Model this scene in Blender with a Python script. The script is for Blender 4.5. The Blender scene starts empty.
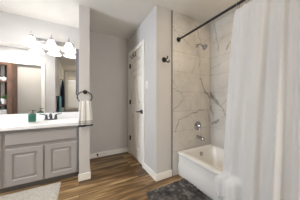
import bpy, bmesh, math, random
from mathutils import Vector, Matrix
random.seed(7)
PI = math.pi
SC = bpy.context.scene
COL = SC.collection

# ------------------------------------------------------------------ camera
YAW = math.atan(71 / 133)
cam_d = bpy.data.cameras.new('camera')
cam_d.sensor_width = 36.0
cam_d.lens = 133 / 300 * 36
cam_d.clip_start = 0.02
cam = bpy.data.objects.new('camera', cam_d)
COL.objects.link(cam)
cam.location = (0, 0, 1.12)
cam.rotation_euler = (PI / 2, 0, -YAW)
SC.camera = cam

# ------------------------------------------------------------------ world, light, exposure
W = bpy.data.worlds.new('sky')
SC.world = W
W.use_nodes = True
wn = W.node_tree
sky = wn.nodes.new('ShaderNodeTexSky')
sky.sky_type = 'HOSEK_WILKIE'
sky.sun_direction = (-0.5, 0.45, 0.75)
sky.turbidity = 4
wn.links.new(sky.outputs[0], wn.nodes['Background'].inputs[0])
wn.nodes['Background'].inputs[1].default_value = 1.0

def area(name, loc, rot, sx, sy, power, color):
    d = bpy.data.lights.new(name, 'AREA')
    d.shape = 'RECTANGLE'; d.size = sx; d.size_y = sy; d.energy = power; d.color = color
    o = bpy.data.objects.new(name, d); COL.objects.link(o)
    o.location = loc; o.rotation_euler = rot
    return o
P_LEFT, P_REAR, P_FILL, P_CEIL, P_CAN, E_SHADE = 30.0, 5.0, 14.0, 8.0, 66.0, 0.9
area('daylight_left', (-2.60, 1.62, 1.55), (0, -PI / 2, 0), 1.3, 0.9, P_LEFT, (0.86, 0.92, 1.0))
area('daylight_rear', (-0.05, -1.75, 1.5), (PI / 2, 0, 0), 0.85, 1.5, P_REAR, (0.95, 0.97, 1.0))
area('low_fill_light', (1.15, -1.85, 0.55), (PI / 2, 0, 0), 0.85, 0.95, P_FILL, (1.0, 0.93, 0.84))  # added fill for the low surfaces, shining in through the added rear door
SC.view_settings.view_transform = 'Standard'
SC.view_settings.look = 'None'
SC.view_settings.exposure = 1.69
SC.view_settings.gamma = 1.0
SC.view_settings.use_curve_mapping = False

# ------------------------------------------------------------------ materials
def new_mat(name):
    m = bpy.data.materials.new(name); m.use_nodes = True
    return m, m.node_tree.nodes, m.node_tree.links, m.node_tree.nodes['Principled BSDF']

def sock(nodes, links, v, inp):
    if isinstance(v, (int, float)): inp.default_value = v
    else: links.new(v, inp)

def mth(n, l, op, a, b=None, c=None, clamp=False):
    x = n.new('ShaderNodeMath'); x.operation = op; x.use_clamp = clamp
    for i, v in enumerate((a, b, c)):
        if v is not None: sock(n, l, v, x.inputs[i])
    return x.outputs[0]

def mix(n, l, fac, a, b):
    x = n.new('ShaderNodeMix'); x.data_type = 'RGBA'
    sock(n, l, fac, x.inputs[0])
    for v, i in ((a, 6), (b, 7)):
        if isinstance(v, tuple): x.inputs[i].default_value = (*v, 1)
        else: l.new(v, x.inputs[i])
    return x.outputs[2]

def coords(n):
    return n.new('ShaderNodeTexCoord').outputs['Object']

def noise(n, l, scale, detail=3, vec=None, rough=0.5):
    x = n.new('ShaderNodeTexNoise')
    x.inputs['Scale'].default_value = scale; x.inputs['Detail'].default_value = detail
    x.inputs['Roughness'].default_value = rough
    l.new(vec if vec else coords(n), x.inputs['Vector'])
    return x

def ramp(n, l, fac, stops):
    r = n.new('ShaderNodeValToRGB')
    els = r.color_ramp.elements
    while len(els) < len(stops): els.new(0.5)
    for e, (p, c) in zip(els, stops): e.position = p; e.color = (*c, 1)
    l.new(fac, r.inputs[0])
    return r.outputs[0]

def plain(name, col, rough=0.5, metal=0.0, var=0.06, scale=6.0, bump=0.0, bscale=60.0, **kw):
    m, n, l, b = new_mat(name)
    nz = noise(n, l, scale)
    d = tuple(max(0, c * (1 - var)) for c in col); u = tuple(min(1, c * (1 + var)) for c in col)
    l.new(ramp(n, l, nz.outputs['Fac'], [(0.3, d), (0.7, u)]), b.inputs['Base Color'])
    b.inputs['Roughness'].default_value = rough; b.inputs['Metallic'].default_value = metal
    for k, v in kw.items(): b.inputs[k].default_value = v
    if bump:
        bp = n.new('ShaderNodeBump'); bp.inputs['Strength'].default_value = bump; bp.inputs['Distance'].default_value = 0.004
        l.new(noise(n, l, bscale, 4).outputs['Fac'], bp.inputs['Height']); l.new(bp.outputs[0], b.inputs['Normal'])
    return m

def emit(name, col, strength):
    m, n, l, b = new_mat(name)
    b.inputs['Base Color'].default_value = (*col, 1)
    b.inputs['Roughness'].default_value = 0.35
    b.inputs['Emission Color'].default_value = (*col, 1)
    b.inputs['Emission Strength'].default_value = strength
    return m

M = {}
M['wall'] = plain('wall_paint', (0.60, 0.585, 0.575), 0.75, var=0.02, scale=3, bump=0.12, bscale=140)
M['ceil'] = plain('ceiling_paint', (0.78, 0.76, 0.72), 0.85, var=0.015, bump=0.15, bscale=110)
M['trim'] = plain('trim_paint', (0.90, 0.88, 0.83), 0.4, var=0.015)
M['door'] = plain('door_paint', (0.84, 0.81, 0.75), 0.42, var=0.02)
M['tan_door'] = plain('tan_door_paint', (0.54, 0.515, 0.48), 0.5, var=0.05, scale=2)
M['cabinet'] = plain('cabinet_paint', (0.375, 0.355, 0.34), 0.42, var=0.03)
M['counter'] = plain('countertop', (0.80, 0.80, 0.795), 0.25, var=0.02)
M['black'] = plain('black_metal', (0.010, 0.009, 0.009), 0.42, 0.15)
M['bronze'] = plain('dark_bronze', (0.10, 0.10, 0.11), 0.28, 0.9)
M['nickel'] = plain('brushed_nickel', (0.42, 0.42, 0.43), 0.25, 1.0)
M['chrome'] = plain('shower_metal', (0.46, 0.46, 0.47), 0.18, 1.0, var=0.02)
M['tub'] = plain('tub_enamel', (0.82, 0.81, 0.79), 0.16, var=0.01)
M['switch'] = plain('switch_plastic', (0.80, 0.78, 0.75), 0.4, var=0.01)
M['shelfwood'] = plain('shelf_wood', (0.15, 0.075, 0.045), 0.5, var=0.25, scale=9)
M['shelfdark'] = plain('shelf_back_dark', (0.045, 0.022, 0.022), 0.6, var=0.2)
M['white_cloth'] = plain('white_cloth', (0.80, 0.79, 0.77), 0.95, var=0.03, bump=0.5, bscale=220)
M['leaf'] = plain('leaf_green', (0.13, 0.33, 0.07), 0.5, var=0.4, scale=40)
M['pot'] = plain('pot_ceramic', (0.75, 0.74, 0.71), 0.3)
M['teal'] = plain('teal_cloth', (0.17, 0.40, 0.44), 0.95, var=0.3, scale=9, bump=0.5, bscale=200)
M['navy'] = plain('navy_cloth', (0.012, 0.028, 0.075), 0.95, var=0.3, scale=12, bump=0.4, bscale=150)
M['blind'] = plain('blind_slat', (0.85, 0.83, 0.79), 0.6, var=0.02)
M['gunmetal'] = plain('cabinet_side_metal', (0.24, 0.235, 0.265), 0.4, 0.5)
M['shade'] = emit('frosted_shade', (1.0, 0.955, 0.90), E_SHADE)
M['dome'] = emit('ceiling_dome', (1.0, 0.81, 0.58), P_CEIL)
M['can'] = emit('recessed_lens', (1.0, 0.80, 0.55), P_CAN)
M['can_fill'] = emit('fill_lens_neutral', (1.0, 0.95, 0.88), P_CAN * 2.7)  # lens of the added fill lamp before the vanity
M['soap'] = plain('green_soap', (0.025, 0.125, 0.085), 0.15, var=0.15, scale=20)
M['pump'] = plain('pump_plastic', (0.13, 0.13, 0.10), 0.3)

def mirror_mat():
    m, n, l, b = new_mat('mirror_silver')
    nz = noise(n, l, 4)
    l.new(ramp(n, l, nz.outputs['Fac'], [(0.3, (0.86, 0.87, 0.865)), (0.7, (0.89, 0.895, 0.89))]), b.inputs['Base Color'])
    b.inputs['Metallic'].default_value = 1; b.inputs['Roughness'].default_value = 0.0
    return m
M['mirror'] = mirror_mat()

def glass_mat():
    m, n, l, b = new_mat('window_glass')
    out = n['Material Output']
    t = n.new('ShaderNodeBsdfTransparent'); g = n.new('ShaderNodeBsdfGlossy'); g.inputs['Roughness'].default_value = 0.02
    mx = n.new('ShaderNodeMixShader'); fr = n.new('ShaderNodeFresnel')
    l.new(fr.outputs[0], mx.inputs[0]); l.new(t.outputs[0], mx.inputs[1]); l.new(g.outputs[0], mx.inputs[2])
    l.new(mx.outputs[0], out.inputs['Surface'])
    return m
M['glass'] = glass_mat()

def floor_mat():
    m, n, l, b = new_mat('oak_plank_floor')
    co = coords(n)
    def brick(c1, c2, mortar):
        br = n.new('ShaderNodeTexBrick')
        br.offset = 0.37; br.offset_frequency = 2
        br.inputs['Scale'].default_value = 1.0
        br.inputs['Brick Width'].default_value = 1.22; br.inputs['Row Height'].default_value = 0.178
        br.inputs['Mortar Size'].default_value = 0.0022; br.inputs['Mortar Smooth'].default_value = 0.2; br.inputs['Bias'].default_value = 0.0
        br.inputs['Color1'].default_value = (*c1, 1); br.inputs['Color2'].default_value = (*c2, 1); br.inputs['Mortar'].default_value = (*mortar, 1)
        l.new(co, br.inputs['Vector'])
        return br
    rnd = brick((0, 0, 0), (1, 1, 1), (0.5, 0.5, 0.5))
    # per-plank shift so the grain differs from board to board
    sep = n.new('ShaderNodeSeparateXYZ'); l.new(co, sep.inputs[0])
    cmb = n.new('ShaderNodeCombineXYZ')
    l.new(mth(n, l, 'ADD', mth(n, l, 'MULTIPLY', sep.outputs[0], 0.9), mth(n, l, 'MULTIPLY', rnd.outputs['Color'], 17.0)), cmb.inputs[0])
    l.new(mth(n, l, 'MULTIPLY', sep.outputs[1], 8.0), cmb.inputs[1])
    g1 = noise(n, l, 1.5, 3, cmb.outputs[0], 0.5)
    g2 = noise(n, l, 6.0, 4, cmb.outputs[0], 0.6)
    f = mth(n, l, 'ADD', mth(n, l, 'MULTIPLY', g1.outputs['Fac'], 0.86), mth(n, l, 'MULTIPLY', g2.outputs['Fac'], 0.14))
    f = mth(n, l, 'ADD', f, mth(n, l, 'MULTIPLY', mth(n, l, 'SUBTRACT', rnd.outputs['Color'], 0.5), 0.20))
    c = ramp(n, l, f, [(0.34, (0.085, 0.046, 0.017)), (0.44, (0.16, 0.090, 0.036)), (0.54, (0.30, 0.185, 0.082)), (0.66, (0.52, 0.37, 0.20))])
    c = mix(n, l, rnd.outputs['Fac'], c, (0.05, 0.03, 0.018))
    l.new(c, b.inputs['Base Color'])
    b.inputs['Roughness'].default_value = 0.38
    bp = n.new('ShaderNodeBump'); bp.inputs['Strength'].default_value = 0.15; bp.inputs['Distance'].default_value = 0.002
    l.new(g2.outputs['Fac'], bp.inputs['Height']); l.new(bp.outputs[0], b.inputs['Normal'])
    return m
M['floor'] = floor_mat()

def marble_mat(name, axis, a0, segs, flip=1):
    """large polished marble-look tiles; a = run along the wall, z = height"""
    m, n, l, b = new_mat(name)
    co = coords(n)
    sep = n.new('ShaderNodeSeparateXYZ'); l.new(co, sep.inputs[0])
    a, z = sep.outputs[0 if axis == 'x' else 1], sep.outputs[2]
    wob = noise(n, l, 6, 3, co); wob2 = noise(n, l, 6, 3, None)
    mp = n.new('ShaderNodeMapping'); mp.inputs['Location'].default_value = (3.1, 5.7, 1.3); l.new(co, mp.inputs[0]); l.new(mp.outputs[0], wob2.inputs['Vector'])
    aw = mth(n, l, 'ADD', a, mth(n, l, 'MULTIPLY', mth(n, l, 'SUBTRACT', wob.outputs['Fac'], 0.5), 0.13))
    zw = mth(n, l, 'ADD', z, mth(n, l, 'MULTIPLY', mth(n, l, 'SUBTRACT', wob2.outputs['Fac'], 0.5), 0.13))
    # soft clouding and faint natural veins
    big = noise(n, l, 2.3, 5, co, 0.55)
    rid = mth(n, l, 'ABSOLUTE', mth(n, l, 'SUBTRACT', noise(n, l, 1.9, 6, co, 0.62).outputs['Fac'], 0.5))
    faint = mth(n, l, 'SUBTRACT', 1.0, mth(n, l, 'DIVIDE', rid, 0.018), clamp=True)
    base = ramp(n, l, big.outputs['Fac'], [(0.3, (0.56, 0.545, 0.525)), (0.62, (0.70, 0.69, 0.67))])
    c = mix(n, l, mth(n, l, 'MULTIPLY', faint, 0.20), base, (0.33, 0.31, 0.29))
    vein = None
    brk = noise(n, l, 14, 3, co)
    for (x1, z1, x2, z2, wd, st) in segs:
        dx, dz = x2 - x1, z2 - z1; L2 = dx * dx + dz * dz
        px = mth(n, l, 'SUBTRACT', aw, x1); pz = mth(n, l, 'SUBTRACT', zw, z1)
        t = mth(n, l, 'DIVIDE', mth(n, l, 'ADD', mth(n, l, 'MULTIPLY', px, dx), mth(n, l, 'MULTIPLY', pz, dz)), L2, clamp=True)
        ex = mth(n, l, 'SUBTRACT', px, mth(n, l, 'MULTIPLY', t, dx)); ez = mth(n, l, 'SUBTRACT', pz, mth(n, l, 'MULTIPLY', t, dz))
        d = mth(n, l, 'SQRT', mth(n, l, 'ADD', mth(n, l, 'MULTIPLY', ex, ex), mth(n, l, 'MULTIPLY', ez, ez)))
        v = mth(n, l, 'MULTIPLY', mth(n, l, 'SUBTRACT', 1.0, mth(n, l, 'DIVIDE', d, wd), clamp=True), st)
        vein = v if vein is None else mth(n, l, 'MAXIMUM', vein, v)
    vein = mth(n, l, 'MULTIPLY', vein, mth(n, l, 'MULTIPLY_ADD', brk.outputs['Fac'], 1.3, 0.15, clamp=True))
    c = mix(n, l, vein, c, (0.11, 0.10, 0.09))
    br = n.new('ShaderNodeTexBrick'); br.offset = 0.0
    br.inputs['Scale'].default_value = 1; br.inputs['Brick Width'].default_value = 0.6; br.inputs['Row Height'].default_value = 0.3
    br.inputs['Mortar Size'].default_value = 0.0028; br.inputs['Mortar Smooth'].default_value = 0.3
    cb = n.new('ShaderNodeCombineXYZ')
    l.new(mth(n, l, 'MULTIPLY', mth(n, l, 'SUBTRACT', a, a0), flip), cb.inputs[0]); l.new(mth(n, l, 'SUBTRACT', z, 0.35), cb.inputs[1])
    l.new(cb.outputs[0], br.inputs['Vector'])
    c = mix(n, l, mth(n, l, 'MULTIPLY', br.outputs['Fac'], 0.8), c, (0.36, 0.34, 0.32))
    l.new(c, b.inputs['Base Color'])
    b.inputs['Roughness'].default_value = 0.14
    return m
SEG_END = [(1.745, 2.0, 1.78, 1.66, 0.014, 0.6), (1.24, 0.98, 1.50, 1.20, 0.008, 0.5), (1.67, 2.345, 1.811, 2.10, 0.012, 0.8), (1.232, 0.66, 1.33, 0.80, 0.014, 0.8), (1.33, 0.81, 1.583, 0.88, 0.012, 0.75),
           (1.583, 0.88, 1.87, 0.96, 0.014, 0.8), (1.20, 1.30, 1.42, 1.22, 0.010, 0.6), (1.78, 1.47, 1.90, 1.27, 0.022, 0.9),
           (1.90, 1.28, 2.05, 1.16, 0.030, 0.95), (1.21, 2.20, 1.52, 1.98, 0.010, 0.55), (1.186, 1.43, 1.42, 1.16, 0.010, 0.5),
           (1.60, 1.55, 1.74, 1.95, 0.008, 0.45), (1.95, 1.0, 2.05, 0.72, 0.012, 0.7), (1.22, 0.95, 1.45, 1.12, 0.008, 0.5)]
SEG_SIDE = [(1.572, 1.25, 1.44, 1.06, 0.032, 0.95), (1.44, 1.06, 1.28, 0.90, 0.018, 0.8), (1.267, 1.90, 1.21, 2.0, 0.014, 0.8),
            (1.54, 0.69, 1.41, 0.77, 0.022, 0.85), (1.532, 2.10, 1.12, 2.16, 0.008, 0.5), (1.552, 1.02, 1.50, 0.86, 0.022, 0.8),
            (1.48, 2.44, 1.40, 1.95, 0.010, 0.65), (1.57, 1.65, 1.2, 1.78, 0.008, 0.45), (1.40, 1.0, 1.28, 1.12, 0.010, 0.6)]
M['marble_end'] = marble_mat('marble_tile_end', 'x', 1.21, SEG_END)
M['marble_side'] = marble_mat('marble_tile_side', 'y', 1.57, SEG_SIDE, -1)

def hall_mat():
    m, n, l, b = new_mat('grey_mottled_plaster')
    c = ramp(n, l, noise(n, l, 2.2, 6, None, 0.65).outputs['Fac'], [(0.35, (0.42, 0.435, 0.45)), (0.5, (0.60, 0.615, 0.63)), (0.65, (0.68, 0.69, 0.70))])
    l.new(c, b.inputs['Base Color']); b.inputs['Roughness'].default_value = 0.5
    return m
M['hall'] = hall_mat()

def cloth_curtain():
    m, n, l, b = new_mat('curtain_cloth')
    nz = noise(n, l, 5)
    l.new(ramp(n, l, nz.outputs['Fac'], [(0.3, (0.90, 0.905, 0.925)), (0.7, (0.92, 0.925, 0.94))]), b.inputs['Base Color'])
    b.inputs['Roughness'].default_value = 0.9
    wv = n.new('ShaderNodeTexChecker'); wv.inputs['Scale'].default_value = 110
    l.new(coords(n), wv.inputs['Vector'])
    bp = n.new('ShaderNodeBump'); bp.inputs['Strength'].default_value = 0.10; bp.inputs['Distance'].default_value = 0.001
    l.new(wv.outputs['Fac'], bp.inputs['Height']); l.new(bp.outputs[0], b.inputs['Normal'])
    tr = n.new('ShaderNodeBsdfTranslucent'); tr.inputs['Color'].default_value = (0.92, 0.92, 0.93, 1)
    mx = n.new('ShaderNodeMixShader'); mx.inputs[0].default_value = 0.12
    l.new(b.outputs[0], mx.inputs[1]); l.new(tr.outputs[0], mx.inputs[2]); l.new(mx.outputs[0], n['Material Output'].inputs['Surface'])
    return m
M['curtain'] = cloth_curtain()

def towel_mat():
    m, n, l, b = new_mat('hand_towel_cloth')
    sep = n.new('ShaderNodeSeparateXYZ'); l.new(coords(n), sep.inputs[0])
    z = sep.outputs[2]
    r = n.new('ShaderNodeValToRGB'); r.color_ramp.interpolation = 'CONSTANT'
    stops = [(0.0, (0.018, 0.019, 0.028)), (0.075, (0.70, 0.68, 0.65)), (0.10, (0.42, 0.41, 0.40)), (0.16, (0.66, 0.64, 0.60)), (0.185, (0.45, 0.44, 0.43)), (0.23, (0.80, 0.785, 0.755))]
    while len(r.color_ramp.elements) < len(stops): r.color_ramp.elements.new(0.5)
    for e, (p, c) in zip(r.color_ramp.elements, stops): e.position = p; e.color = (*c, 1)
    l.new(mth(n, l, 'DIVIDE', z, 0.36), r.inputs[0])
    l.new(r.outputs[0], b.inputs['Base Color']); b.inputs['Roughness'].default_value = 0.95
    bp = n.new('ShaderNodeBump'); bp.inputs['Strength'].default_value = 0.5; bp.inputs['Distance'].default_value = 0.003
    l.new(noise(n, l, 230, 3).outputs['Fac'], bp.inputs['Height']); l.new(bp.outputs[0], b.inputs['Normal'])
    return m
M['towel'] = towel_mat()

def mat_shag():
    m, n, l, b = new_mat('charcoal_shag')
    c = ramp(n, l, noise(n, l, 13, 6, None, 0.7).outputs['Fac'], [(0.38, (0.022, 0.020, 0.021)), (0.5, (0.07, 0.065, 0.064)), (0.62, (0.19, 0.178, 0.17))])
    l.new(c, b.inputs['Base Color']); b.inputs['Roughness'].default_value = 1.0
    return m
M['shag'] = mat_shag()

def mat_rug():
    m, n, l, b = new_mat('pale_rug')
    c = ramp(n, l, noise(n, l, 45, 6, None, 0.7).outputs['Fac'], [(0.35, (0.42, 0.39, 0.345)), (0.65, (0.60, 0.57, 0.51))])
    l.new(c, b.inputs['Base Color']); b.inputs['Roughness'].default_value = 1.0
    bp = n.new('ShaderNodeBump'); bp.inputs['Strength'].default_value = 0.7; bp.inputs['Distance'].default_value = 0.004
    l.new(noise(n, l, 160, 3).outputs['Fac'], bp.inputs['Height']); l.new(bp.outputs[0], b.inputs['Normal'])
    return m
M['rug'] = mat_rug()

# ------------------------------------------------------------------ mesh helpers (world coordinates)
def new(): return bmesh.new()

def box(bm, x0, x1, y0, y1, z0, z1, bev=0.0, seg=2):
    r = bmesh.ops.create_cube(bm, size=1.0)
    vs = r['verts']
    for v in vs:
        v.co = Vector(((x0 + x1) / 2 + v.co.x * (x1 - x0), (y0 + y1) / 2 + v.co.y * (y1 - y0), (z0 + z1) / 2 + v.co.z * (z1 - z0)))
    if bev:
        es = list({e for v in vs for e in v.link_edges})
        bmesh.ops.bevel(bm, geom=es, offset=bev, segments=seg, profile=0.5, affect='EDGES')
    return bm

def lathe(bm, prof, center, axis=(0, 0, 1), n=24, cap=True):
    """prof: list of (radius, along-axis)"""
    q = Vector((0, 0, 1)).rotation_difference(Vector(axis).normalized())
    rings = []
    for r, t in prof:
        rings.append([bm.verts.new(Vector(center) + q @ Vector((r * math.cos(2 * PI * k / n), r * math.sin(2 * PI * k / n), t))) for k in range(n)])
    for a, b in zip(rings, rings[1:]):
        for k in range(n): bm.faces.new((a[k], a[(k + 1) % n], b[(k + 1) % n], b[k]))
    if cap:
        bm.faces.new(list(reversed(rings[0]))); bm.faces.new(rings[-1])
    return bm

def tube(bm, pts, r, n=12, closed=False):
    pts = [Vector(p) for p in pts]
    N = len(pts); rings = []
    rr = r if isinstance(r, (list, tuple)) else [r] * N
    up = None
    for i, p in enumerate(pts):
        if closed: d = pts[(i + 1) % N] - pts[i - 1]
        else: d = pts[min(i + 1, N - 1)] - pts[max(i - 1, 0)]
        d.normalize()
        if up is None:
            up = Vector((0, 0, 1)) if abs(d.z) < 0.9 else Vector((1, 0, 0))
        u = (up - d * up.dot(d)).normalized(); up = u
        w = d.cross(u)
        rings.append([bm.verts.new(p + (u * math.cos(2 * PI * k / n) + w * math.sin(2 * PI * k / n)) * rr[i]) for k in range(n)])
    m = N if closed else N - 1
    for i in range(m):
        a, b = rings[i], rings[(i + 1) % N]
        for k in range(n): bm.faces.new((a[k], a[(k + 1) % n], b[(k + 1) % n], b[k]))
    if not closed:
        bm.faces.new(list(reversed(rings[0]))); bm.faces.new(rings[-1])
    return bm

def bez(p0, p1, p2, p3, n=12):
    p0, p1, p2, p3 = map(Vector, (p0, p1, p2, p3))
    return [p0 * (1 - t) ** 3 + p1 * 3 * t * (1 - t) ** 2 + p2 * 3 * t * t * (1 - t) + p3 * t ** 3 for t in [i / n for i in range(n + 1)]]

def grid(bm, fn, nu, nv):
    V = [[bm.verts.new(fn(i / nu, j / nv)) for j in range(nv + 1)] for i in range(nu + 1)]
    for i in range(nu):
        for j in range(nv): bm.faces.new((V[i][j], V[i + 1][j], V[i + 1][j + 1], V[i][j + 1]))
    return V

def raised(bm, P, a0, a1, z0, z1, steps):
    """recessed / raised panel: loops of a rectangle; P(a,z,depth)->point; steps: (inset, depth)"""
    prev = None
    for ins, d in steps:
        q = [bm.verts.new(P(a, z, d)) for a, z in ((a0 + ins, z0 + ins), (a1 - ins, z0 + ins), (a1 - ins, z1 - ins), (a0 + ins, z1 - ins))]
        if prev:
            for k in range(4): bm.faces.new((prev[k], prev[(k + 1) % 4], q[(k + 1) % 4], q[k]))
        prev = q
    bm.faces.new(prev)

def root_loc(o):
    v = Vector((0, 0, 0))
    while o is not None: v += o.location; o = o.parent
    return v

def obj(name, bm, mat, parent=None, smooth=False, base=True):
    bmesh.ops.recalc_face_normals(bm, faces=bm.faces)
    me = bpy.data.meshes.new(name)
    if parent is not None: off = root_loc(parent)
    elif base:
        xs = [v.co for v in bm.verts]
        off = Vector(((min(v.x for v in xs) + max(v.x for v in xs)) / 2, (min(v.y for v in xs) + max(v.y for v in xs)) / 2, min(v.z for v in xs)))
    else: off = Vector((0, 0, 0))
    for v in bm.verts: v.co -= off
    bm.to_mesh(me); bm.free()
    me.materials.append(mat)
    if smooth:
        for p in me.polygons: p.use_smooth = True
        try: me.set_sharp_from_angle(angle=math.radians(smooth if smooth is not True else 40))
        except Exception: pass
    o = bpy.data.objects.new(name, me); COL.objects.link(o)
    if parent is not None: o.parent = parent
    else: o.location = off
    return o

def tag(o, label, cat, group=None):
    o['label'] = label; o['category'] = cat
    if group: o['group'] = group
    return o

def thing(name, label, cat, loc, group=None):
    o = bpy.data.objects.new(name, None); COL.objects.link(o); o.location = loc
    o.empty_display_size = 0.05
    return tag(o, label, cat, group)

def struct(name, bm, mat, parent=None, smooth=False):
    o = obj(name, bm, mat, parent, smooth, base=False)
    if parent is None: o['kind'] = 'structure'
    return o

def dup(root, delta, label=None):
    r = root.copy(); COL.objects.link(r); r.location = root.location + Vector(delta)
    if label: r['label'] = label
    for ch in root.children:
        c = ch.copy(); COL.objects.link(c); c.parent = r
        for g in ch.children:
            d = g.copy(); COL.objects.link(d); d.parent = c
    return r

H = 2.44
YB = 2.78          # vanity / alcove back wall
XD = 0.945         # door wall
YE = 1.58          # tub end wall
XS = 2.05          # tub long wall

# ------------------------------------------------------------------ the setting
struct('floor', box(new(), -2.52, 2.17, -1.62, 2.90, -0.08, 0), M['floor'])
struct('ceiling', box(new(), -2.52, 2.17, -1.62, 2.90, H, H + 0.1), M['ceil'])
struct('wall_back', box(new(), -2.52, 1.065, YB, 2.90, 0, H), M['wall'])
struct('wall_divider', box(new(), 0, 0.135, 2.08, YB, 0, H, 0.004), M['wall'])
DY0, DY1, DZ = 2.02, 2.66, 2.045
w = new()
box(w, XD, XD + 0.12, YE + 0.12, DY0, 0, H); box(w, XD, XD + 0.12, DY1, YB, 0, H); box(w, XD, XD + 0.12, DY0, DY1, DZ, H)
struct('wall_door', w, M['wall'])
struct('wall_tub_end', box(new(), XD, XS + 0.12, YE, YE + 0.12, 0, H), M['wall'])
struct('wall_tub_side', box(new(), XS, XS + 0.12, -1.62, YE, 0, H), M['wall'])
struct('wall_tub_foot', box(new(), 1.33, XS, -0.07, 0.05, 0, H), M['wall'])
# tile cladding of the tub surround
struct('wall_tile_end', box(new(), 1.21, XS - 0.01, YE - 0.01, YE, 0, H), M['marble_end'])
struct('wall_tile_side', box(new(), XS - 0.01, XS, 0.05, YE, 0, H), M['marble_side'])
struct('trim_1', box(new(), 1.203, 1.212, YE - 0.013, YE, 0, H), plain('tile_edge_metal', (0.10, 0.09, 0.085), 0.5, var=0.05))
# left wall with a window over the far end of the room (outside the frame)
w = new(); wy0, wy1, wz0, wz1 = 1.17, 2.07, 0.95, 2.2
box(w, -2.52, -2.4, 0.88, wy0, 0, H); box(w, -2.52, -2.4, wy1, YB, 0, H); box(w, -2.52, -2.4, wy0, wy1, 0, wz0); box(w, -2.52, -2.4, wy0, wy1, wz1, H)
struct('wall_left', w, M['wall'])
w = new()
box(w, -2.5, -2.45, wy0, wy0 + 0.05, wz0, wz1); box(w, -2.5, -2.45, wy1 - 0.05, wy1, wz0, wz1)
box(w, -2.5, -2.45, wy0, wy1, wz0, wz0 + 0.05); box(w, -2.5, -2.45, wy0, wy1, wz1 - 0.05, wz1); box(w, -2.49, -2.46, wy0, wy1, 1.56, 1.60)
wo = struct('window_2', w, M['trim'])
obj('window_pane', box(new(), -2.478, -2.472, wy0 + 0.05, wy1 - 0.05, wz0 + 0.05, wz1 - 0.05), M['glass'], wo)
# linen wall seen in the mirror, with a doorway
QY0, QY1 = 0.88, 1.0
ox0, ox1 = -1.60, -0.885
w = new()
box(w, -2.4, ox0, QY0, QY1, 0, H); box(w, ox1, -0.59, QY0, QY1, 0, H); box(w, ox0, ox1, QY0, QY1, 2.045, H)
struct('wall_linen', w, M['wall'])
struct('wall_hall', box(new(), -0.71, -0.59, -1.62, QY0, 0, H), M['hall'])
# rear wall with window and blinds
w = new(); rx0, rx1, rz0, rz1 = -0.46, 0.36, 0.75, 2.12
box(w, -0.59, rx0, -1.62, -1.5, 0, H); box(w, rx1, 0.72, -1.62, -1.5, 0, H); box(w, 1.58, XS, -1.62, -1.5, 0, H); box(w, 0.72, 1.58, -1.62, -1.5, 2.06, H); box(w, rx0, rx1, -1.62, -1.5, 0, rz0); box(w, rx0, rx1, -1.62, -1.5, rz1, H)
struct('wall_rear', w, M['hall'])
w = new()
box(w, rx0 - 0.07, rx0, -1.5, -1.475, 0.68, 2.36, 0.003); box(w, rx1, rx1 + 0.07, -1.5, -1.475, 0.68, 2.36, 0.003)
box(w, rx0, rx1, -1.5, -1.475, rz0 - 0.07, rz0, 0.003)
box(w, rx0, rx0 + 0.04, -1.59, -1.55, rz0, rz1); box(w, rx1 - 0.04, rx1, -1.59, -1.55, rz0, rz1)
box(w, rx0, rx1, -1.59, -1.55, rz0, rz0 + 0.04); box(w, rx0, rx1, -1.59, -1.55, rz1 - 0.04, rz1)
wo = struct('window_1', w, M['trim'])
obj('window_pane', box(new(), rx0 + 0.04, rx1 - 0.04, -1.573, -1.567, rz0 + 0.04, rz1 - 0.04), M['glass'], wo)

# added glazed door beside the window, unseen, lets in low fill light
w = new()
box(w, 0.724, 0.80, -1.58, -1.54, 0.01, 2.055); box(w, 1.50, 1.576, -1.58, -1.54, 0.01, 2.055); box(w, 0.80, 1.50, -1.58, -1.54, 1.975, 2.055); box(w, 0.80, 1.50, -1.58, -1.54, 0.01, 0.15)
d3 = struct('added_door', w, M['trim'])
obj('door_pane', box(new(), 0.80, 1.50, -1.563, -1.557, 0.15, 1.975), M['glass'], d3)
b = new(); lathe(b, [(0.028, 0), (0.028, 0.008), (0.012, 0.012), (0.012, 0.04), (0.026, 0.05), (0.028, 0.065), (0.018, 0.075)], (0.762, -1.54, 1.0), (0, 1, 0))
obj('door_knob', b, M['black'], d3, 40)

# baseboards
def skirting(name, x0, x1, y0, y1):
    b = new(); box(b, x0, x1, y0, y1, 0, 0.097, 0.004); return struct(name, b, M['trim'])
BT = 0.014
skirting('baseboard_back', 0.135, XD, YB - BT, YB)
b = new(); box(b, -0.010, 0.145, 2.08 - BT, 2.08, 0, 0.097, 0.004); box(b, 0.135, 0.135 + BT, 2.08, YB - BT, 0, 0.097, 0.003)
struct('baseboard_divider', b, M['trim'])
b = new(); box(b, XD - BT, XD, YE - BT, DY0 - 0.066, 0, 0.097, 0.004)
box(b, XD, 1.203, YE - BT, YE, 0, 0.097, 0.004)
struct('baseboard_tub_end', b, M['trim'])
skirting('baseboard_linen', ox1 + 0.07, -0.59, QY1, QY1 + BT)
skirting('baseboard_hall', -0.59, -0.576, -1.5, QY0)

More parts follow.
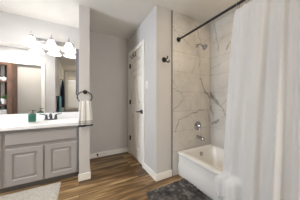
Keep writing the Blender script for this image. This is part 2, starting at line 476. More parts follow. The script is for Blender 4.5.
# ------------------------------------------------------------------ six-panel closet door in the door wall
CS = 0.066
b = new()
box(b, XD - 0.018, XD, DY0 - CS, DY0, 0, DZ + CS, 0.004); box(b, XD - 0.018, XD, DY1, DY1 + CS, 0, DZ + CS, 0.004)
box(b, XD - 0.018, XD, DY0, DY1, DZ, DZ + CS, 0.004)
box(b, XD, XD + 0.12, DY0 - 0.001, DY0 + 0.012, 0, DZ); box(b, XD, XD + 0.12, DY1 - 0.012, DY1 + 0.001, 0, DZ); box(b, XD, XD + 0.12, DY0, DY1, DZ - 0.012, DZ + 0.001)
struct('trim_2', b, M['trim'])
y0, y1 = DY0 + 0.015, DY1 - 0.015
b = new()
zf = [0.012, 0.22, 0.84, 1.045, 1.575, 1.665, 1.875, DZ - 0.014]
ys = [y0, y0 + 0.10, y0 + 0.10 + 0.165, y1 - 0.10 - 0.165, y1 - 0.10, y1]
F0, F1 = XD + 0.004, XD + 0.039
for a, c in ((ys[0], ys[1]), (ys[2], ys[3]), (ys[4], ys[5])): box(b, F0, F1, a, c, zf[0], zf[7])
for a, c in ((0, 1), (2, 3), (4, 5), (6, 7)):
    for p, q in ((ys[1], ys[2]), (ys[3], ys[4])): box(b, F0, F1, p, q, zf[a], zf[c])
for p, q in ((ys[1], ys[2]), (ys[3], ys[4])):
    for a, c in ((1, 2), (3, 4), (5, 6)):
        raised(b, lambda aa, zz, d: Vector((F0 + d, aa, zz)), p, q, zf[a], zf[c], [(0, 0), (0.012, 0.022), (0.026, 0.022), (0.048, 0.005)])
d1 = struct('door_1', b, M['door'])
for z in (1.82, 1.08, 0.336):
    b = new(); tube(b, [(XD - 0.010, y1 + 0.004, z - 0.045), (XD - 0.010, y1 + 0.004, z + 0.045)], 0.008, 10)
    box(b, XD - 0.003, XD + 0.005, y1 - 0.03, y1 + 0.004, z - 0.044, z + 0.044)
    obj('hinge', b, M['black'], d1, 40)
hy = 2.085
b = new(); lathe(b, [(0.036, 0), (0.036, 0.010), (0.030, 0.014), (0.012, 0.014), (0.011, 0.05)], (F0, hy, 0.92), (-1, 0, 0), 24)
hd = obj('door_handle', b, M['black'], d1, 40)
b = new(); tube(b, bez((F0 - 0.05, hy - 0.008, 0.92), (F0 - 0.056, hy + 0.03, 0.925), (F0 - 0.052, hy + 0.07, 0.905), (F0 - 0.05, hy + 0.12, 0.915)), [0.011] * 5 + [0.010] * 4 + [0.008] * 4, 10)
obj('lever', b, M['black'], hd, 60)
obj('latch_plate', box(new(), XD - 0.0205, XD - 0.017, DY0 - 0.034, DY0 - 0.012, 0.89, 0.95, 0.001), M['black'], d1)
# two over-the-door hooks
for i, (yy, lb) in enumerate(((2.50, 'small black over-door hook nearer the hinges of the closet door'), (2.36, 'small black over-door hook nearer the middle of the closet door'))):
    b = new()
    box(b, F0 - 0.004, F0 - 0.0005, yy - 0.012, yy + 0.012, 1.955, DZ - 0.008)
    tube(b, bez((F0 - 0.002, yy, 1.965), (F0 - 0.015, yy, 1.94), (F0 - 0.05, yy, 1.94), (F0 - 0.045, yy, 1.985)), 0.006, 8)
    tag(obj('over_door_hook', b, M['black'], None, 50), lb, 'hook', 'over-door hooks')

# ------------------------------------------------------------------ tan doorway in the linen wall (seen in the mirror)
b = new()
for (a, c) in ((ox0 - 0.07, ox0), (ox1, ox1 + 0.07)): box(b, a, c, QY1, QY1 + 0.018, 0, 2.115, 0.004)
box(b, ox0, ox1, QY1, QY1 + 0.018, 2.045, 2.115, 0.004)
box(b, ox0, ox0 + 0.012, QY0, QY1, 0, 2.045); box(b, ox1 - 0.012, ox1, QY0, QY1, 0, 2.045); box(b, ox0, ox1, QY0, QY1, 2.033, 2.045)
struct('trim_3', b, M['trim'])
d2 = struct('door_2', box(new(), ox0 + 0.014, ox1 - 0.014, QY0 + 0.005, QY0 + 0.04, 0.01, 2.03, 0.003), M['tan_door'])
for z in (1.83, 1.08, 0.30):
    obj('hinge', box(new(), ox1 - 0.022, ox1 - 0.0125, QY0 + 0.042, QY0 + 0.062, z - 0.045, z + 0.045, 0.002), M['black'], d2)

# ------------------------------------------------------------------ vanity
YF = 2.21
VX0, VX1 = -1.62, -0.005
v = thing('vanity_cabinet', 'grey painted vanity cabinet with raised-panel doors under the white countertop', 'cabinet', (-0.81, 2.5, 0))
b = new()
box(b, VX0, VX1, YF + 0.022, YF + 0.042, 0.062, 0.756)
for a in (VX0, -0.805, VX1 - 0.018): box(b, a, a + 0.018, YF + 0.04, YB - 0.002, 0.062, 0.756)
box(b, VX0 + 0.018, VX1 - 0.018, YF + 0.04, YB - 0.002, 0.062, 0.08)
obj('carcass', b, M['cabinet'], v)
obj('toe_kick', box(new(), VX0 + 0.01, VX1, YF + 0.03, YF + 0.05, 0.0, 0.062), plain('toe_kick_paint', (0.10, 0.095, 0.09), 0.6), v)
def cab_front(name, x0, x1, z0, z1, fw, depth=0.014):
    b = new(); th = 0.02
    P = lambda a, z, d: Vector((a, YF - 0.001 + d, z))
    bev = 0.006
    # bevelled slab with raised centre
    raised(b, P, x0, x1, z0, z1, [(0, th), (0, bev), (bev * 0.7, 0), (fw, 0), (fw + 0.008, depth), (fw + 0.016, depth), (fw + 0.040, 0.002)] if fw else [(0, th), (0, bev + 0.004), (0.006, 0.004), (0.012, 0)])
    return obj(name, b, M['cabinet'], v)
cab_front('door', -0.780, -0.416, 0.075, 0.522, 0.062)
cab_front('door', -0.398, -0.028, 0.075, 0.522, 0.062)
cab_front('false_front', -0.780, -0.028, 0.562, 0.712, 0)
for z0, z1 in ((0.562, 0.712), (0.335, 0.545), (0.075, 0.318)): cab_front('drawer', -1.13, -0.812, z0, z1, 0)
cab_front('door', -1.60, -1.15, 0.075, 0.522, 0.062)
cab_front('false_front', -1.60, -1.15, 0.562, 0.712, 0)

# countertop with integral basin
CT0, CT1, CZ0, CZ1 = 2.178, YB - 0.002, 0.757, 0.80
ct = thing('countertop', 'white vanity countertop with moulded oval basin and low backsplash', 'countertop', (-0.81, 2.48, CZ0))
b = new()
cx, cy, ra, rb = -0.40, 2.43, 0.235, 0.165
N = 64
def rectpt(t):
    # point on the countertop rectangle in direction t from the basin centre
    dx, dy = math.cos(t), math.sin(t); x0, x1 = VX0 - 0.01, -0.001
    s = min((x1 - cx) / dx if dx > 1e-9 else 1e9, (x0 - cx) / dx if dx < -1e-9 else 1e9, (CT1 - cy) / dy if dy > 1e-9 else 1e9, (CT0 - cy) / dy if dy < -1e-9 else 1e9)
    return cx + dx * s, cy + dy * s
ang = [2 * PI * k / N for k in range(N)]
for X, Y in ((VX0 - 0.01, CT0), (-0.001, CT0), (-0.001, CT1), (VX0 - 0.01, CT1)):
    t = math.atan2(Y - cy, X - cx) % (2 * PI)
    k = min(range(N), key=lambda i: abs(ang[i] - t)); ang[k] = t
loops = []
loops.append([(*rectpt(t), CZ0) for t in ang]); loops.append([(*rectpt(t), CZ1 - 0.006) for t in ang])
loops.append([(cx + (rectpt(t)[0] - cx) * 0.992, cy + (rectpt(t)[1] - cy) * 0.985, CZ1) for t in ang])
for k, z in ((1.0, CZ1), (0.97, CZ1 - 0.008), (0.88, CZ1 - 0.04), (0.72, CZ1 - 0.08), (0.45, CZ1 - 0.105), (0.1, CZ1 - 0.112)):
    loops.append([(cx + ra * k * math.cos(t), cy + rb * k * math.sin(t), z) for t in ang])
prev = None
for L in loops:
    q = [b.verts.new(p) for p in L]
    if prev:
        for k in range(N): b.faces.new((prev[k], prev[(k + 1) % N], q[(k + 1) % N], q[k]))
    prev = q
b.faces.new(prev)
obj('counter_slab', b, M['counter'], ct, 30)
obj('backsplash', box(new(), VX0 - 0.01, -0.001, YB - 0.022, YB - 0.001, CZ1 - 0.002, 0.903, 0.003), M['counter'], ct)
b = new(); lathe(b, [(0.022, 0), (0.022, 0.003), (0.012, 0.004)], (cx, cy, CZ1 - 0.112))
obj('drain', b, M['nickel'], ct, 40)

# faucet
fx, fy = -0.40, 2.665
fa = thing('faucet', 'dark metal two-lever faucet behind the basin', 'faucet', (fx, fy, CZ1))
b = new(); box(b, fx - 0.085, fx + 0.085, fy - 0.027, fy + 0.027, CZ1, CZ1 + 0.018, 0.008, 3)
obj('base_plate', b, M['bronze'], fa, 40)
b = new(); tube(b, bez((fx, fy, CZ1 + 0.015), (fx, fy + 0.005, CZ1 + 0.10), (fx, fy - 0.06, CZ1 + 0.12), (fx, fy - 0.115, CZ1 + 0.06)), [0.019 - 0.0006 * i for i in range(13)], 14)
obj('spout', b, M['bronze'], fa, 60)
for sgn in (-1, 1):
    hx = fx + sgn * 0.062
    b = new(); lathe(b, [(0.021, 0), (0.020, 0.03), (0.014, 0.05), (0.016, 0.06), (0.010, 0.068)], (hx, fy, CZ1 + 0.016))
    hn = obj('handle', b, M['bronze'], fa, 50)
    b = new(); tube(b, bez((hx, fy, CZ1 + 0.076), (hx + sgn * 0.03, fy - 0.004, CZ1 + 0.085), (hx + sgn * 0.06, fy - 0.01, CZ1 + 0.10), (hx + sgn * 0.088, fy - 0.012, CZ1 + 0.10)), [0.009 - 0.0003 * i for i in range(13)], 10)
    obj('lever', b, M['bronze'], hn, 60)

# soap bottle
sx, sy = -0.605, 2.535
so = thing('soap_bottle', 'square green soap bottle with dark pump top on the countertop', 'soap bottle', (sx, sy, CZ1))
obj('bottle', box(new(), sx - 0.042, sx + 0.042, sy - 0.028, sy + 0.028, CZ1, CZ1 + 0.118, 0.010, 3), M['soap'], so, 40)
b = new(); lathe(b, [(0.020, 0), (0.020, 0.022), (0.007, 0.024), (0.007, 0.044), (0.015, 0.046), (0.014, 0.056)], (sx, sy, CZ1 + 0.117))
pu = obj('pump', b, M['pump'], so, 40)
b = new(); tube(b, [(sx, sy, CZ1 + 0.167), (sx + 0.03, sy - 0.008, CZ1 + 0.168), (sx + 0.042, sy - 0.01, CZ1 + 0.160)], 0.005, 8)
obj('nozzle', b, M['pump'], pu, 50)

# mirror
mi = tag(obj('mirror', box(new(), -1.60, -0.012, YB - 0.008, YB - 0.001, 0.906, 1.995, 0.001, 1), M['mirror']), 'wide frameless mirror on the wall above the vanity', 'mirror')

# small cabinet on the divider's left face
mc = thing('medicine_cabinet', 'slim dark grey wall cabinet at the right edge of the mirror', 'cabinet', (-0.022, 2.47, 1.2))
obj('body', box(new(), -0.036, -0.0005, 2.34, 2.66, 1.215, 1.91, 0.002), M['gunmetal'], mc)
obj('door', box(new(), -0.044, -0.0365, 2.335, 2.665, 1.21, 1.915, 0.002), M['nickel'], mc)

# vanity light
vl = thing('vanity_light', 'three-bulb vanity light with white bell shades above the mirror', 'light', (-0.39, YB, 2.03))
obj('back_plate', box(new(), -0.70, -0.085, YB - 0.028, YB - 0.001, 2.055, 2.125, 0.008, 2), M['nickel'], vl, 40)
for lx in (-0.635, -0.39, -0.15):
    ly = 2.615
    b = new(); tube(b, bez((lx, YB - 0.02, 2.09), (lx, YB - 0.10, 2.06), (lx, ly + 0.03, 2.17), (lx, ly, 2.115)), 0.007, 10)
    lathe(b, [(0.026, 0), (0.026, 0.006), (0.012, 0.012)], (lx, YB - 0.028, 2.09), (0, -1, 0))
    ar = obj('arm', b, M['nickel'], vl, 50)
    b = new(); lathe(b, [(0.030, 0), (0.030, 0.018), (0.020, 0.028), (0.010, 0.032), (0.007, 0.045), (0.011, 0.053), (0.006, 0.062), (0.004, 0.085)], (lx, ly, 2.078))
    obj('finial', b, M['nickel'], vl, 50)
    b = new()
    prof = [(0.028, 0.0), (0.040, -0.012), (0.050, -0.035), (0.058, -0.065), (0.070, -0.095), (0.088, -0.120), (0.108, -0.138)]
    lathe(b, prof + [(r - 0.004, t) for r, t in reversed(prof)], (lx, ly, 2.08), n=32, cap=False)
    sh = obj('shade', b, M['shade'], vl, True)
    b = new(); lathe(b, [(0.004, -0.098), (0.022, -0.092), (0.032, -0.070), (0.028, -0.045), (0.016, -0.025), (0.014, 0.0)], (lx, ly, 2.075))
    obj('bulb', b, M['shade'], sh, True)

# towel ring and hand towel on the end of the divider
tx, tz, ty = 0.075, 1.232, 2.08
tr = thing('towel_ring', 'black towel ring on the end of the divider wall', 'towel ring', (tx, ty, 1.05))
b = new(); lathe(b, [(0.029, 0), (0.029, 0.008), (0.022, 0.014), (0.012, 0.018), (0.010, 0.045), (0.014, 0.05), (0.008, 0.058)], (tx, ty, tz), (0, -1, 0))
obj('mount', b, M['black'], tr, 40)
RC = (tx - 0.004, ty - 0.052, tz - 0.072); RR = 0.076
b = new(); tube(b, [(RC[0] + 1.2 * RR * math.sin(2 * PI * k / 48), RC[1], RC[2] + RR * math.cos(2 * PI * k / 48)) for k in range(48)], 0.0065, 10, True)
obj('ring', b, M['black'], tr, 60)
zt, zb = RC[2] - RR + 0.014, 0.762
b = new()
def towel(u, t):
    a = (t - 0.5) * 2
    L = zt - zb
    if u < 0.47: s = 1 - u / 0.47; z = zt - L * s; yoff = -0.016 - 0.012 * s
    elif u < 0.53: th = (u - 0.47) / 0.06 * PI; z = zt + 0.012 * math.sin(th); yoff = -0.016 * math.cos(th); s = 0
    else: s = (u - 0.53) / 0.47; z = zt - (L - 0.02) * s; yoff = 0.016 + 0.006 * s
    wd = 0.066 + 0.024 * min(1, s * 1.2) ** 0.8
    wav = 0.006 * math.sin(a * 7.5 + 0.6) * (1 - 0.45 * s) + 0.002 * math.sin(a * 17)
    return Vector((tx + 0.002 + a * wd + 0.004 * s, RC[1] + yoff + wav * (1 if u < 0.5 else -0.6), z + 0.004 * math.sin(a * 3)))
grid(b, towel, 60, 24)
tw = obj('hand_towel', b, M['towel'], None, True)
md = tw.modifiers.new('thick', 'SOLIDIFY'); md.thickness = 0.005; md.offset = 0
tag(tw, 'white hand towel with grey and black striped hem hanging in the ring', 'towel')

# ------------------------------------------------------------------ tub
TX0, TX1, TY0, TY1, TH = 1.305, XS - 0.012, 0.06, YE - 0.012, 0.348
def rrect(x0, x1, y0, y1, r, z, n=6):
    out = []
    for (ccx, ccy, a) in ((x1 - r, y1 - r, 0), (x0 + r, y1 - r, 1), (x0 + r, y0 + r, 2), (x1 - r, y0 + r, 3)):
        for k in range(n + 1):
            t = (a + k / n) * PI / 2; out.append((ccx + r * math.cos(t), ccy + r * math.sin(t), z))
    return out
tb = thing('bathtub', 'white alcove bathtub set between the marble-tiled walls', 'bathtub', (1.68, 0.82, 0))
b = new()
L = [rrect(TX0 + 0.016, TX1, TY0, TY1, 0.005, 0.0), rrect(TX0 + 0.016, TX1, TY0, TY1, 0.005, 0.02), rrect(TX0 + 0.006, TX1, TY0, TY1, 0.005, 0.165), rrect(TX0 + 0.020, TX1, TY0, TY1, 0.005, 0.19), rrect(TX0 + 0.016, TX1, TY0, TY1, 0.005, 0.30), rrect(TX0 + 0.002, TX1, TY0, TY1, 0.006, 0.315),
     rrect(TX0, TX1, TY0, TY1, 0.006, 0.335), rrect(TX0 + 0.004, TX1 - 0.002, TY0 + 0.002, TY1 - 0.002, 0.008, TH - 0.004), rrect(TX0 + 0.012, TX1 - 0.005, TY0 + 0.005, TY1 - 0.005, 0.01, TH),
     rrect(TX0 + 0.075, TX1 - 0.045, TY0 + 0.06, TY1 - 0.05, 0.09, TH), rrect(TX0 + 0.086, TX1 - 0.055, TY0 + 0.072, TY1 - 0.058, 0.09, TH - 0.008), rrect(TX0 + 0.094, TX1 - 0.062, TY0 + 0.09, TY1 - 0.064, 0.09, TH - 0.03),
     rrect(TX0 + 0.125, TX1 - 0.085, TY0 + 0.20, TY1 - 0.10, 0.11, 0.12), rrect(TX0 + 0.15, TX1 - 0.11, TY0 + 0.26, TY1 - 0.13, 0.11, 0.075), rrect(TX0 + 0.20, TX1 - 0.16, TY0 + 0.34, TY1 - 0.19, 0.10, 0.062)]
prev = None
for lp in L:
    q = [b.verts.new(p) for p in lp]
    if prev:
        for k in range(len(q)): b.faces.new((prev[k], prev[(k + 1) % len(q)], q[(k + 1) % len(q)], q[k]))
    prev = q
b.faces.new(prev)
obj('tub_shell', b, M['tub'], tb, 35)
ax = 1.722
b = new(); lathe(b, [(0.034, 0), (0.034, 0.006), (0.028, 0.012), (0.006, 0.013)], (ax, TY1 - 0.082, 0.262), (0, -1, 0.1))
obj('overflow_plate', b, M['chrome'], tb, 40)
b = new(); lathe(b, [(0.028, 0), (0.028, 0.004), (0.010, 0.006)], (ax - 0.02, TY1 - 0.27, 0.062))
obj('drain', b, M['chrome'], tb, 40)

YT = YE - 0.01
vx, vz = 1.728, 0.695
sv = thing('shower_valve', 'round chrome shower valve with lever on the tiled end wall', 'valve', (vx, YT, vz - 0.08))
b = new(); lathe(b, [(0.074, 0), (0.074, 0.006), (0.066, 0.012), (0.03, 0.016)], (vx, YT, vz), (0, -1, 0), 32)
obj('escutcheon', b, M['chrome'], sv, 40)
b = new(); lathe(b, [(0.030, 0.012), (0.028, 0.05), (0.020, 0.06), (0.012, 0.062)], (vx, YT, vz), (0, -1, 0))
tube(b, [(vx, YT - 0.05, vz), (vx - 0.012, YT - 0.058, vz - 0.03), (vx - 0.02, YT - 0.06, vz - 0.062)], [0.010, 0.008, 0.007], 10)
obj('handle', b, M['chrome'], sv, 50)

b = new(); px, pz = 1.722, 0.515
lathe(b, [(0.030, 0), (0.030, 0.012), (0.022, 0.02)], (px, YT, pz), (0, -1, 0))
tube(b, bez((px, YT - 0.01, pz), (px, YT - 0.07, pz + 0.004), (px, YT - 0.11, pz), (px, YT - 0.135, pz - 0.028), 10), [0.021, 0.022, 0.023, 0.024, 0.025, 0.025, 0.025, 0.025, 0.024, 0.023, 0.020], 14)
tag(obj('tub_spout', b, M['chrome'], None, 50), 'chrome tub spout below the round valve', 'spout')

hx, hz = 1.716, 2.012
sh = thing('showerhead', 'metal shower head on a bent arm high on the tiled end wall', 'shower head', (hx, YT, 1.9))
b = new(); lathe(b, [(0.028, 0), (0.028, 0.006), (0.014, 0.014)], (hx, YT, hz), (0, -1, 0))
obj('flange', b, M['chrome'], sh, 40)
b = new(); tube(b, bez((hx, YT, hz), (hx, YT - 0.05, hz + 0.02), (hx + 0.005, YT - 0.08, hz + 0.005), (hx + 0.008, YT - 0.105, hz - 0.035)), 0.0095, 10)
obj('arm', b, M['chrome'], sh, 60)
b = new(); lathe(b, [(0.014, -0.01), (0.016, 0.012), (0.022, 0.02), (0.040, 0.042), (0.047, 0.055), (0.046, 0.062), (0.040, 0.064)], (hx + 0.008, YT - 0.105, hz - 0.035), (0.08, -0.75, -0.62), 28)
obj('head', b, M['nickel'], sh, 40)

# curtain rod
RX, RZ = 1.325, 2.03
rd = thing('curtain_rod', 'straight black shower curtain rod mounted above the tub edge', 'curtain rod', (RX, 0.8, RZ))
b = new(); tube(b, [(RX, 0.05, RZ), (RX, YT, RZ)], 0.0135, 16); obj('rod', b, M['black'], rd, 60)
for yy, d in ((YT, -1), (0.05, 1)):
    b = new(); lathe(b, [(0.036, 0), (0.036, 0.010), (0.026, 0.018), (0.020, 0.034), (0.018, 0.036)], (RX, yy, RZ), (0, d, 0)); obj('flange', b, M['black'], rd, 40)

# shower curtain
CYT, CYB, CE = 0.735, 0.80, 0.075
def sm(a, c, x): t = max(0.0, min(1.0, (x - a) / (c - a))); return t * t * (3 - 2 * t)
def curtain(u, t):
    z_top = 1.985
    ytop = CYT + (CE - CYT) * u
    left = 1 - sm(0.16, 0.24, u)                # free corner that is tossed over the rim
    zb = 0.165 * left + 0.05 * (1 - left)
    z = z_top + (zb - z_top) * t
    fall = sm(0.0, 1.0, t)
    y = ytop + (0.125 * (1 - u) ** 2) * (t ** 0.5)
    ph = u * 2 * PI * 5.6 + 0.5 * math.sin(u * 9)
    amp = 0.012 + 0.008 * fall
    plt = amp * math.sin(ph) + 0.004 * math.sin(2.3 * ph + 1.1 + 1.2 * t) + 0.008 * math.sin(ph * 0.45 + 5 * t)
    if z > 1.9: plt *= 0.55 + 0.45 * (z_top - z) / (z_top - 1.9)
    x_free = RX - 0.075 * fall
    # over-the-rim corner: hangs above the rim, then steps out and down the outside of the tub
    x_rim = RX + 0.0 - 0.02 * fall - 0.05 * sm(0.40, 0.36, z) - 0.012 * sm(0.36, 0.30, z)
    x = x_rim * left + x_free * (1 - left)
    if left > 0.01 and z < 0.40:
        k = left * sm(0.372, 0.345, z)
        y += k * 0.030
        plt = plt * (1 - k) + k * (0.007 * math.sin(u * 80 + 0.8) - 0.026)
        if z < 0.25: plt += k * 0.006 * math.sin(u * 210) * sm(0.25, 0.18, z)
    x += plt
    if z < 0.40: x = min(x, TX0 - 0.006 - 0.004 * sm(0.36, 0.30, z)) if z < 0.355 else min(x, TX0 + 0.03)
    return Vector((x, y, z))
b = new(); grid(b, curtain, 170, 130)
cu = obj('shower_curtain', b, M['curtain'], None, True)
md = cu.modifiers.new('thick', 'SOLIDIFY'); md.thickness = 0.002; md.offset = 0
tag(cu, 'white shower curtain drawn to the near end of the tub', 'curtain')
# rings
n_r = 9
first = None
for i in range(n_r):
    u = (i + 0.25) / n_r
    yy = CYT + (CE - CYT) * u
    if first is None:
        b = new(); tube(b, [(RX + 0.024 * math.sin(2 * PI * k / 24), yy, RZ - 0.012 + 0.033 * math.cos(2 * PI * k / 24)) for k in range(24)], 0.0022, 6, True)
        first = obj('curtain_ring', b, M['nickel'], None, 60); o = first
    else:
        o = first.copy(); COL.objects.link(o); o.location = first.location + Vector((0, yy - (CYT + (CE - CYT) * 0.25 / n_r), 0))
    tag(o, 'thin metal curtain ring on the black rod holding up the white curtain', 'curtain ring', 'curtain rings')
first['label'] = 'thin metal curtain ring on the rod, at the free edge of the curtain'
del first['group']

# ------------------------------------------------------------------ small wall fittings
rhx, rhz = 1.078, 1.692
rh = thing('robe_hook', 'black double robe hook on the wall strip left of the marble tile', 'hook', (rhx, YE, rhz - 0.05))
b = new(); lathe(b, [(0.036, 0), (0.036, 0.010), (0.026, 0.018), (0.013, 0.02), (0.013, 0.035)], (rhx - 0.008, YE, rhz), (0, -1, 0)); obj('mount', b, M['black'], rh, 40)
b = new()
tube(b, bez((rhx - 0.008, YE - 0.025, rhz), (rhx + 0.01, YE - 0.06, rhz - 0.05), (rhx + 0.05, YE - 0.055, rhz - 0.055), (rhx + 0.044, YE - 0.05, rhz - 0.008)), 0.009, 8)
tube(b, bez((rhx - 0.008, YE - 0.025, rhz), (rhx + 0.005, YE - 0.05, rhz), (rhx + 0.02, YE - 0.06, rhz + 0.01), (rhx + 0.014, YE - 0.055, rhz + 0.045)), 0.009, 8)
obj('prongs', b, M['black'], rh, 60)

ls = thing('light_switch', 'white light switch on the wall beside the closet door', 'switch', (XD, 1.872, 1.30))
obj('plate', box(new(), XD - 0.006, XD - 0.0002, 1.836, 1.908, 1.30, 1.418, 0.002), M['switch'], ls)
obj('rocker', box(new(), XD - 0.010, XD - 0.005, 1.855, 1.889, 1.326, 1.392, 0.002), M['switch'], ls)

ds = thing('door_stop', 'small black spring door stop on the alcove baseboard', 'door stop', (0.317, YB - BT, 0.055))
b = new(); lathe(b, [(0.016, 0), (0.014, 0.006), (0.006, 0.010), (0.006, 0.05)], (0.317, YB - BT, 0.062), (0, -1, -0.1)); obj('spring', b, M['black'], ds, 40)
b = new(); lathe(b, [(0.010, 0.048), (0.012, 0.055), (0.012, 0.066), (0.008, 0.072)], (0.317, YB - BT, 0.062), (0, -1, -0.1)); obj('tip', b, M['black'], ds, 40)

# ------------------------------------------------------------------ floor textiles
def rug_grid(x0, x1, y0, y1, r, h, jit, res):
    b = new()
    nx, ny = int((x1 - x0) / res), int((y1 - y0) / res)
    def f(u, t):
        x, y = x0 + (x1 - x0) * u, y0 + (y1 - y0) * t
        qx, qy = max(x0 + r - x, x - x1 + r, 0), max(y0 + r - y, y - y1 + r, 0)
        d = math.hypot(qx, qy)
        if d > r and d > 0:
            k = r / d
            x = (x0 + r - qx * k) if x < x0 + r else ((x1 - r + qx * k) if x > x1 - r else x)
            y = (y0 + r - qy * k) if y < y0 + r else ((y1 - r + qy * k) if y > y1 - r else y)
        ed = min(1.0, min(u, 1 - u) * nx / 2, min(t, 1 - t) * ny / 2)
        return Vector((x + random.uniform(-jit, jit) * 0.3, y + random.uniform(-jit, jit) * 0.3, 0.001 + h * math.sqrt(ed) + (random.uniform(-jit, jit) if ed > 0 else 0)))
    grid(b, f, nx, ny)
    return b
o = obj('bath_mat', rug_grid(0.70, 1.318, 0.42, 1.435, 0.05, 0.022, 0.007, 0.011), M['shag'], None, True)
tag(o, 'dark charcoal shag bath mat on the floor beside the tub', 'mat')
o = obj('rug', rug_grid(-1.12, -0.215, 1.62, 2.185, 0.012, 0.008, 0.0006, 0.02), M['rug'], None, True)
tag(o, 'pale grey rug on the floor in front of the vanity', 'rug')

# ------------------------------------------------------------------ things seen in the mirror
SX0, SX1, SY0, SY1, SH = -2.05, -1.372, 1.002, 1.322, 1.98
sf = thing('shelf_unit', 'brown wooden open shelf unit beside the tan door, seen in the mirror', 'shelf', (-1.7, 1.16, 0))
for a, c in ((SX0, SX0 + 0.03), (SX1 - 0.03, SX1)): obj('side_panel', box(new(), a, c, SY0, SY1 - 0.02, 0, SH, 0.002), M['shelfwood'], sf)
obj('back_panel', box(new(), SX0 + 0.03, SX1 - 0.03, SY0, SY0 + 0.012, 0.05, SH - 0.03), M['shelfdark'], sf)
b = new(); box(b, SX0, SX0 + 0.075, SY1 - 0.02, SY1, 0, SH); box(b, SX1 - 0.08, SX1, SY1 - 0.02, SY1, 0, SH); box(b, SX0 + 0.075, SX1 - 0.08, SY1 - 0.02, SY1, SH - 0.05, SH)
obj('face_frame', b, M['shelfwood'], sf)
obj('top_panel', box(new(), SX0 + 0.03, SX1 - 0.03, SY0 + 0.012, SY1 - 0.02, SH - 0.03, SH), M['shelfwood'], sf)
SZ = (0.06, 0.55, 1.03, 1.56)
for z in SZ: obj('shelf_board', box(new(), SX0 + 0.03, SX1 - 0.03, SY0 + 0.012, SY1 - 0.02, z - 0.025, z, 0.001), M['shelfwood'], sf)
def rolled(x, z, r, ln, label, grp):
    b = new(); pts = []
    # rolled towel lying front to back: spiral end
    lathe(b, [(r * 0.25, -0.004), (r * 0.55, -0.002), (r * 0.6, 0.004), (r * 0.9, 0.0), (r, 0.012), (r, ln - 0.012), (r * 0.9, ln), (r * 0.3, ln)], (x, SY1 - 0.04, z + r), (0, -1, 0), 20)
    return tag(obj('rolled_towel', b, M['white_cloth'], None, 40), label, 'towel', grp)
rolled(-1.52, SZ[3], 0.048, 0.2, 'right-hand rolled white towel on the upper shelf, seen in the mirror', 'rolled towels on the upper shelf')
rolled(-1.625, SZ[3], 0.05, 0.2, 'left-hand rolled white towel on the upper shelf, seen in the mirror', 'rolled towels on the upper shelf')
# folded towels on the lower shelf
def folded(x0, x1, z0, h, label):
    b = new()
    box(b, x0, x1, SY0 + 0.05, SY1 - 0.04, z0, z0 + h * 0.49, h * 0.2, 3); box(b, x0 + 0.004, x1 - 0.003, SY0 + 0.05, SY1 - 0.043, z0 + h * 0.5, z0 + h, h * 0.2, 3)
    return tag(obj('folded_towel', b, M['white_cloth'], None, 60), label, 'towel', 'folded towels on the lower shelf')
zz = SZ[1]
for i, lb in enumerate(('bottom folded white towel of the stack on the lower shelf, seen in the mirror', 'second folded white towel from the bottom of the shelf stack', 'third folded white towel from the bottom of the shelf stack', 'top folded white towel of the stack on the lower shelf, seen in the mirror')):
    folded(-1.72 + random.uniform(-0.006, 0.006), -1.462 + random.uniform(-0.006, 0.006), zz + 0.001, 0.085, lb); zz += 0.087
# plant in pot on the middle shelf
pp = thing('potted_plant', 'small green leafy plant in a white pot on the middle shelf', 'plant', (-1.53, 1.2, SZ[2]))
b = new(); lathe(b, [(0.045, 0.0), (0.062, 0.09), (0.068, 0.095), (0.066, 0.11), (0.056, 0.108), (0.050, 0.09)], (-1.53, 1.2, SZ[2])); obj('pot', b, M['pot'], pp, 40)
b = new()
for k in range(70):
    a = random.uniform(0, 2 * PI); el = random.uniform(0.1, 1.4); rr = random.uniform(0.04, 0.095)
    c = Vector((-1.53 + rr * math.cos(a) * math.cos(el), 1.2 + rr * math.sin(a) * math.cos(el) * 0.8, SZ[2] + 0.11 + rr * math.sin(el) * 1.3))
    dv = Vector((math.cos(a), math.sin(a), random.uniform(-0.4, 0.7))).normalized(); sd = dv.cross(Vector((0, 0, 1))).normalized(); nv = sd.cross(dv)
    l_, w_ = 0.045, 0.014
    pts = [c - dv * l_ * 0.5, c - dv * l_ * 0.1 + sd * w_ + nv * 0.003, c + dv * l_ * 0.5 - nv * 0.006, c - dv * l_ * 0.1 - sd * w_ + nv * 0.003, c + nv * -0.002]
    vv = [b.verts.new(p) for p in pts]
    for q in ((0, 1, 4), (1, 2, 4), (2, 3, 4), (3, 0, 4)): b.faces.new([vv[i] for i in q])
for k in range(14):
    a = random.uniform(0, 2 * PI); tube(b, bez((-1.53, 1.2, SZ[2] + 0.09), (-1.53, 1.2, SZ[2] + 0.13), (-1.53 + 0.04 * math.cos(a), 1.2 + 0.03 * math.sin(a), SZ[2] + 0.16), (-1.53 + 0.07 * math.cos(a), 1.2 + 0.06 * math.sin(a), SZ[2] + 0.17), 5), 0.0018, 5)
obj('foliage', b, M['leaf'], pp)

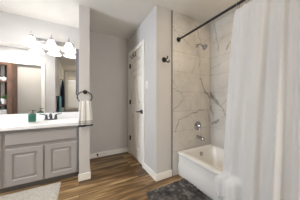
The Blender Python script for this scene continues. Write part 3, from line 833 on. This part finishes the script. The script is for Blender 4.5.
# towel bar, teal towel and navy robe on the hall wall
bar = thing('towel_bar', 'black towel bar on the grey hall wall, seen in the mirror', 'towel bar', (-0.59, 0.45, 1.2))
b = new(); tube(b, [(-0.535, 0.10, 1.225), (-0.535, 0.82, 1.225)], 0.008, 10); obj('bar', b, M['black'], bar, 60)
for yy in (0.115, 0.80):
    b = new(); lathe(b, [(0.024, 0), (0.024, 0.008), (0.010, 0.014), (0.010, 0.062)], (-0.59, yy, 1.225), (1, 0, 0)); obj('bracket', b, M['black'], bar, 40)
b = new()
def teal(u, t):
    if u < 0.48: s = 1 - u / 0.48; z = 1.232 - 0.62 * s; xo = 0.013
    elif u < 0.52: th = (u - 0.48) / 0.04 * PI; z = 1.232 + 0.010 * math.sin(th); xo = 0.013 * math.cos(th); s = 0
    else: s = (u - 0.52) / 0.48; z = 1.232 - 0.5 * s; xo = -0.013
    return Vector((-0.535 + xo + 0.004 * math.sin(t * 22) * s + 0.004 * s * (1 if xo > 0 else 0), 0.17 + 0.58 * t, z))
grid(b, teal, 50, 30)
o = obj('bath_towel', b, M['teal'], None, True); md = o.modifiers.new('thick', 'SOLIDIFY'); md.thickness = 0.004; md.offset = 0
tag(o, 'teal bath towel hung over the bar on the hall wall, seen in the mirror', 'towel')
hk = new(); lathe(hk, [(0.022, 0), (0.022, 0.008), (0.009, 0.012), (0.009, 0.04)], (-0.59, -0.25, 1.87), (1, 0, 0)); tube(hk, bez((-0.555, -0.25, 1.87), (-0.53, -0.25, 1.84), (-0.505, -0.25, 1.85), (-0.51, -0.25, 1.885)), 0.006, 8)
tag(obj('wall_hook', hk, M['black'], None, 50), 'black wall hook holding the navy robe, seen in the mirror', 'hook')
b = new()
prof = [(1.86, 0.018, 0.012), (1.80, 0.05, 0.025), (1.70, 0.10, 0.038), (1.5, 0.135, 0.05), (1.25, 0.15, 0.055), (1.0, 0.165, 0.056), (0.85, 0.17, 0.055)]
prev = None
for z, wy, wx in prof:
    q = []
    for k in range(40):
        t = 2 * PI * k / 40; f = 1 + 0.12 * math.sin(7 * t + z * 3) * min(1, (1.86 - z) * 4)
        q.append(b.verts.new((-0.525 + wx * math.cos(t) * f, -0.25 + wy * math.sin(t) * f, z)))
    if prev:
        for k in range(40): b.faces.new((prev[k], prev[(k + 1) % 40], q[(k + 1) % 40], q[k]))
    else: b.faces.new(list(reversed(q)))
    prev = q
b.faces.new(prev)
tag(obj('robe', b, M['navy'], None, True), 'navy robe hanging from the hook on the grey hall wall, seen in the mirror', 'robe')

# blinds on the rear window
bl = thing('window_blind', 'white slatted blind with valance on the rear window, seen in the mirror', 'blind', (-0.05, -1.5, 0.78))
obj('valance', box(new(), rx0 + 0.003, rx1 - 0.003, -1.545, -1.46, rz1 - 0.11, rz1 + 0.05 , 0.003), M['blind'], bl)
b = new(); z = rz1 - 0.14
while z > rz0 + 0.05:
    c = Vector(((rx0 + rx1) / 2, -1.522, z)); hw, hl, th = 0.023, (rx1 - rx0) / 2 - 0.01, math.radians(64)
    dv = Vector((0, math.cos(th), -math.sin(th))); nv = Vector((0, math.sin(th), math.cos(th))) * 0.0013
    vs = []
    for sx_ in (-hl, hl):
        for (s1, s2) in ((-1, -1), (1, -1), (1, 1), (-1, 1)): vs.append(b.verts.new(c + Vector((sx_, 0, 0)) + dv * hw * s1 + nv * s2))
    for q in ((0, 1, 2, 3), (7, 6, 5, 4), (0, 4, 5, 1), (1, 5, 6, 2), (2, 6, 7, 3), (3, 7, 4, 0)): b.faces.new([vs[i] for i in q])
    z -= 0.042
sl = obj('slats', b, M['blind'], bl); sl['kind'] = 'stuff'
obj('bottom_rail', box(new(), rx0 + 0.01, rx1 - 0.01, -1.54, -1.505, rz0 + 0.01, rz0 + 0.03, 0.003), M['blind'], bl)

# ceiling light behind the viewer
cl = thing('ceiling_light', 'round flush ceiling light with warm dome behind the viewpoint', 'light', (0.15, -0.70, H - 0.12))
b = new(); lathe(b, [(0.17, 0), (0.17, -0.02), (0.155, -0.028)], (0.15, -0.70, H)); obj('base', b, M['nickel'], cl, 40)
b = new(); lathe(b, [(0.15, -0.026), (0.148, -0.05), (0.12, -0.085), (0.07, -0.108), (0.01, -0.115)], (0.15, -0.70, H), n=28); obj('dome', b, M['dome'], cl, True)

for (lx, ly, mm, lb) in ((1.76, 0.6, M['can'], 'round recessed ceiling light over the bathtub'), (-1.25, 1.5, M['can_fill'], 'added round ceiling fill light over the floor before the vanity, out of view')):  # the second is added to brighten the cabinet front and linen wall
    rl = thing('recessed_light', lb, 'light', (lx, ly, H - 0.01))
    b = new(); lathe(b, [(0.085, 0), (0.085, -0.006), (0.066, -0.008), (0.066, -0.002)], (lx, ly, H), n=28, cap=False); obj('trim_ring', b, M['trim'], rl, 40)
    b = new(); lathe(b, [(0.064, -0.001), (0.064, -0.005), (0.01, -0.006)], (lx, ly, H), n=28); obj('lens', b, mm, rl, 40)
